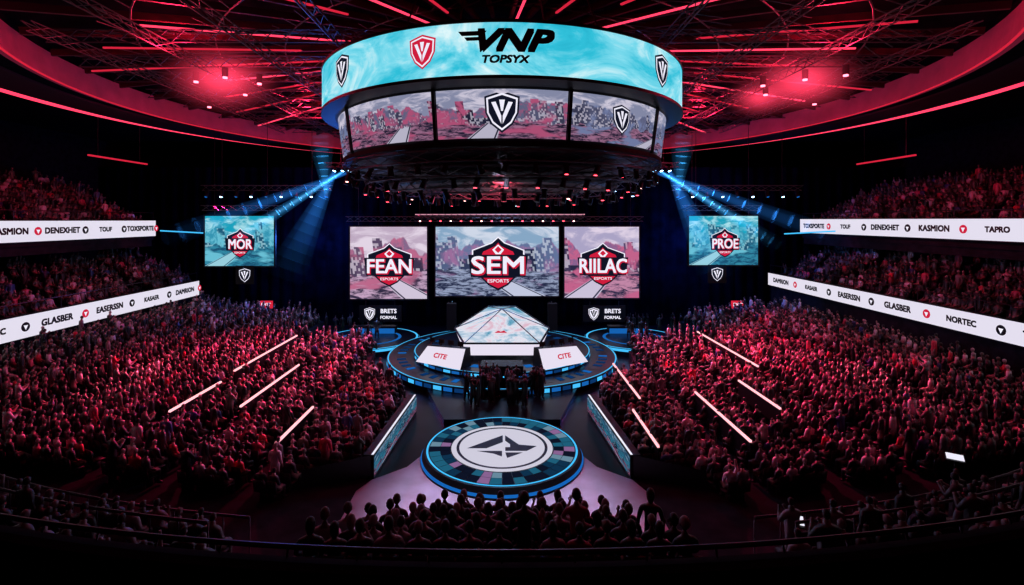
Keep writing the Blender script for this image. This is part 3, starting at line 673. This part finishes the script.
aisles=[16.4,13.6,10.3,22.5,27]
def U(a,b): return random.uniform(a,b)
for sx in(-1,1):
    x1,e1,x2,e2=SIDE[sx]; zl=0 if sx<0 else .5
    P=[];Q=[]
    y=20.6; row=0
    while y<51.6:
        x=6.8+(row%2)*.26
        while x<x1-.5:
            ok=all(abs(x-(aa+.3))>.5 for aa in aisles)
            if math.hypot(x,y-SC[1])<11.4: ok=False
            if y>44.5 and x<19: ok=False
            if y<23.5 and x<9 and x<6.3+(23.5-y)*1.8: ok=False
            if ok:
                pos=(sx*x,y,zb(x)); rot=math.atan2(sx*x*.8,max(8,SC[1]+6-y))
                Q.append((ST,pos,rot,1))
                if random.random()<.97: P.append((pick(),(pos[0]+U(-.07,.07),pos[1]+U(-.05,.1),pos[2]),rot+U(-.2,.2),U(.92,1.08)))
            x+=.52
        y+=.77; row+=1
    scatter('audience_crowd',P,M['people']); scatter('seat_rows',Q,M['seat'],False)
    P=[];Q=[]
    for k in range(7):
        x=x1+.85+.85*k; z=5.1+zl+.42*k; y=15
        while y<e1-.5:
            if (y%9)>1.0:
                Q.append((ST,(sx*x,y,z),sx*pi/2,1))
                if random.random()<.75: P.append((pick(),(sx*x,y,z),sx*pi/2+U(-.2,.2),U(.95,1.1)))
            y+=.56
    for k in range(10):
        x=x2+.9+.85*k; z=11+.42*k; y=17
        while y<e2-.5:
            if (y%9)>1.0:
                Q.append((ST,(sx*x,y,z),sx*pi/2,1))
                if random.random()<.9: P.append((pick(),(sx*x,y,z),sx*pi/2+U(-.2,.2),U(.95,1.1)))
            y+=.56
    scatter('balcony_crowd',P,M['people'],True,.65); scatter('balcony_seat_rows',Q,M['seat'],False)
P=[];Q=[]
for p,t in terr:
    Q.append((ST,p,t,1))
    if random.random()<.42: P.append((pick(),p,t+U(-.2,.2),U(.95,1.05)))
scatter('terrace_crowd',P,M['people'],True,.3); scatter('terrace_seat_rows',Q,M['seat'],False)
P=[];Q=[]
for k,(y,hw) in enumerate(((9.6,3.9),(10.4,3.8),(11.2,3.6),(12.0,3.3),(12.8,2.8),(13.5,2.3))):
    z=4.75-(y-9.6)*.42; x=-hw+U(0,.2)
    while x<hw:
        Q.append((ST,(x,y,z),0,1)); s=random.random()<.03
        P.append((random.choice(his if s else hi),(x+U(-.05,.05),y+U(-.03,.05),z),U(-.25,.25),U(.95,1.06)))
        x+=.52
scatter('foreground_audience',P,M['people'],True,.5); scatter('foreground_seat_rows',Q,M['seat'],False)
P=[]
for i in range(26):
    P.append((random.choice(los),(U(-2.8,2.8),U(31,34.3),.36),U(-pi,pi),U(.98,1.05)))
for sx in(-1,1):
    for k in range(4): P.append((lo[1],(sx*4.45+(-1.35+.9*k)*math.cos(.55),38.9+sx*(-1.35+.9*k)*math.sin(.55),1.0),pi,1))
    for k in range(3): P.append((los[0],(sx*12.6+U(-2,2),47+U(-1,1),.7),pi+U(-.5,.5),1))
for i in range(18):
    s=random.choice((-1,1)); P.append((random.choice(los),(s*U(13,20),U(53,54),0.0),U(-pi,pi),1))
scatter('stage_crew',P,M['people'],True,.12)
# ------------------------------------------------------------------ lights
def lamp(kind,name,loc,tgt,e,col,size=1.0,ang=60,blend=.6):
    l=bpy.data.lights.new(name,kind); l.energy=e; l.color=col
    if kind=='SPOT': l.spot_size=math.radians(ang); l.spot_blend=blend; l.shadow_soft_size=size
    elif kind=='AREA': l.size=size; l.shape='DISK'
    else: l.shadow_soft_size=size
    o=bpy.data.objects.new(name,l); sc.collection.objects.link(o); o.location=loc
    if tgt: o.rotation_euler=(Vector(tgt)-Vector(loc)).to_track_quat('-Z','Y').to_euler()
RED=(1,.02,.11)
for sx in(-1,1):
    lamp('SPOT','crowd_spotlight',(sx*8,54,17.5),(sx*16,34,1),66000,(1,.025,.13),.3,46,1)
    lamp('SPOT','crowd_spotlight',(sx*30,55,16),(sx*17,38,1),34000,(1,.02,.15),.3,50,1)
    lamp('SPOT','crowd_spotlight',(sx*20,50,20),(sx*14,34,1),46000,(1,.16,.26),.25,32,1)
    for tx,ty in((12,28),(19,33),(15,41),(22,27)):
        lamp('SPOT','added_patch_light',(sx*18,52,18),(sx*tx,ty,1.5),60000,(1,.19,.30),.2,11,1)  # added narrow spots without fixtures, for bright patches on the crowd
    lamp('SPOT','tier_spotlight',(sx*12,50,18),(sx*37,38,11),7500,RED,.4,55,.9)
    lamp('POINT','wing_light',(sx*12.6,47,5),None,420,(.10,.40,1),.5)
    lamp('POINT','backdrop_light',(sx*20,53,10),None,1800,(.05,.20,.9),.5)
    for y in(28,46): lamp('POINT','roof_light',(sx*18,y,21.4),None,1300,(1,.03,.10),.4)
lamp('AREA','stage_light',(0,43,13),(0,43,0),1600,(.28,.58,1),5)
lamp('SPOT','walkway_spotlight',(0,22,14.5),(0,20.5,0),12500,(.78,.78,1),.5,50,.8)
lamp('POINT','rig_light',(0,30,12.6),None,600,(1,.12,.20),.5)
w=bpy.data.worlds.new('w'); sc.world=w; w.use_nodes=True; w.node_tree.nodes['Background'].inputs[0].default_value=(.02,.03,.07,1); w.node_tree.nodes['Background'].inputs[1].default_value=.3
# ------------------------------------------------------------------ camera
cd=bpy.data.cameras.new('camera'); co=bpy.data.objects.new('camera',cd); sc.collection.objects.link(co)
co.location=(0,0,12); co.rotation_euler=(pi/2,0,0); cd.sensor_width=36; cd.lens=36*500/1024; cd.shift_x=10/1024; cd.shift_y=-72.5/1024; cd.clip_end=300; cd.clip_start=.1
sc.camera=co
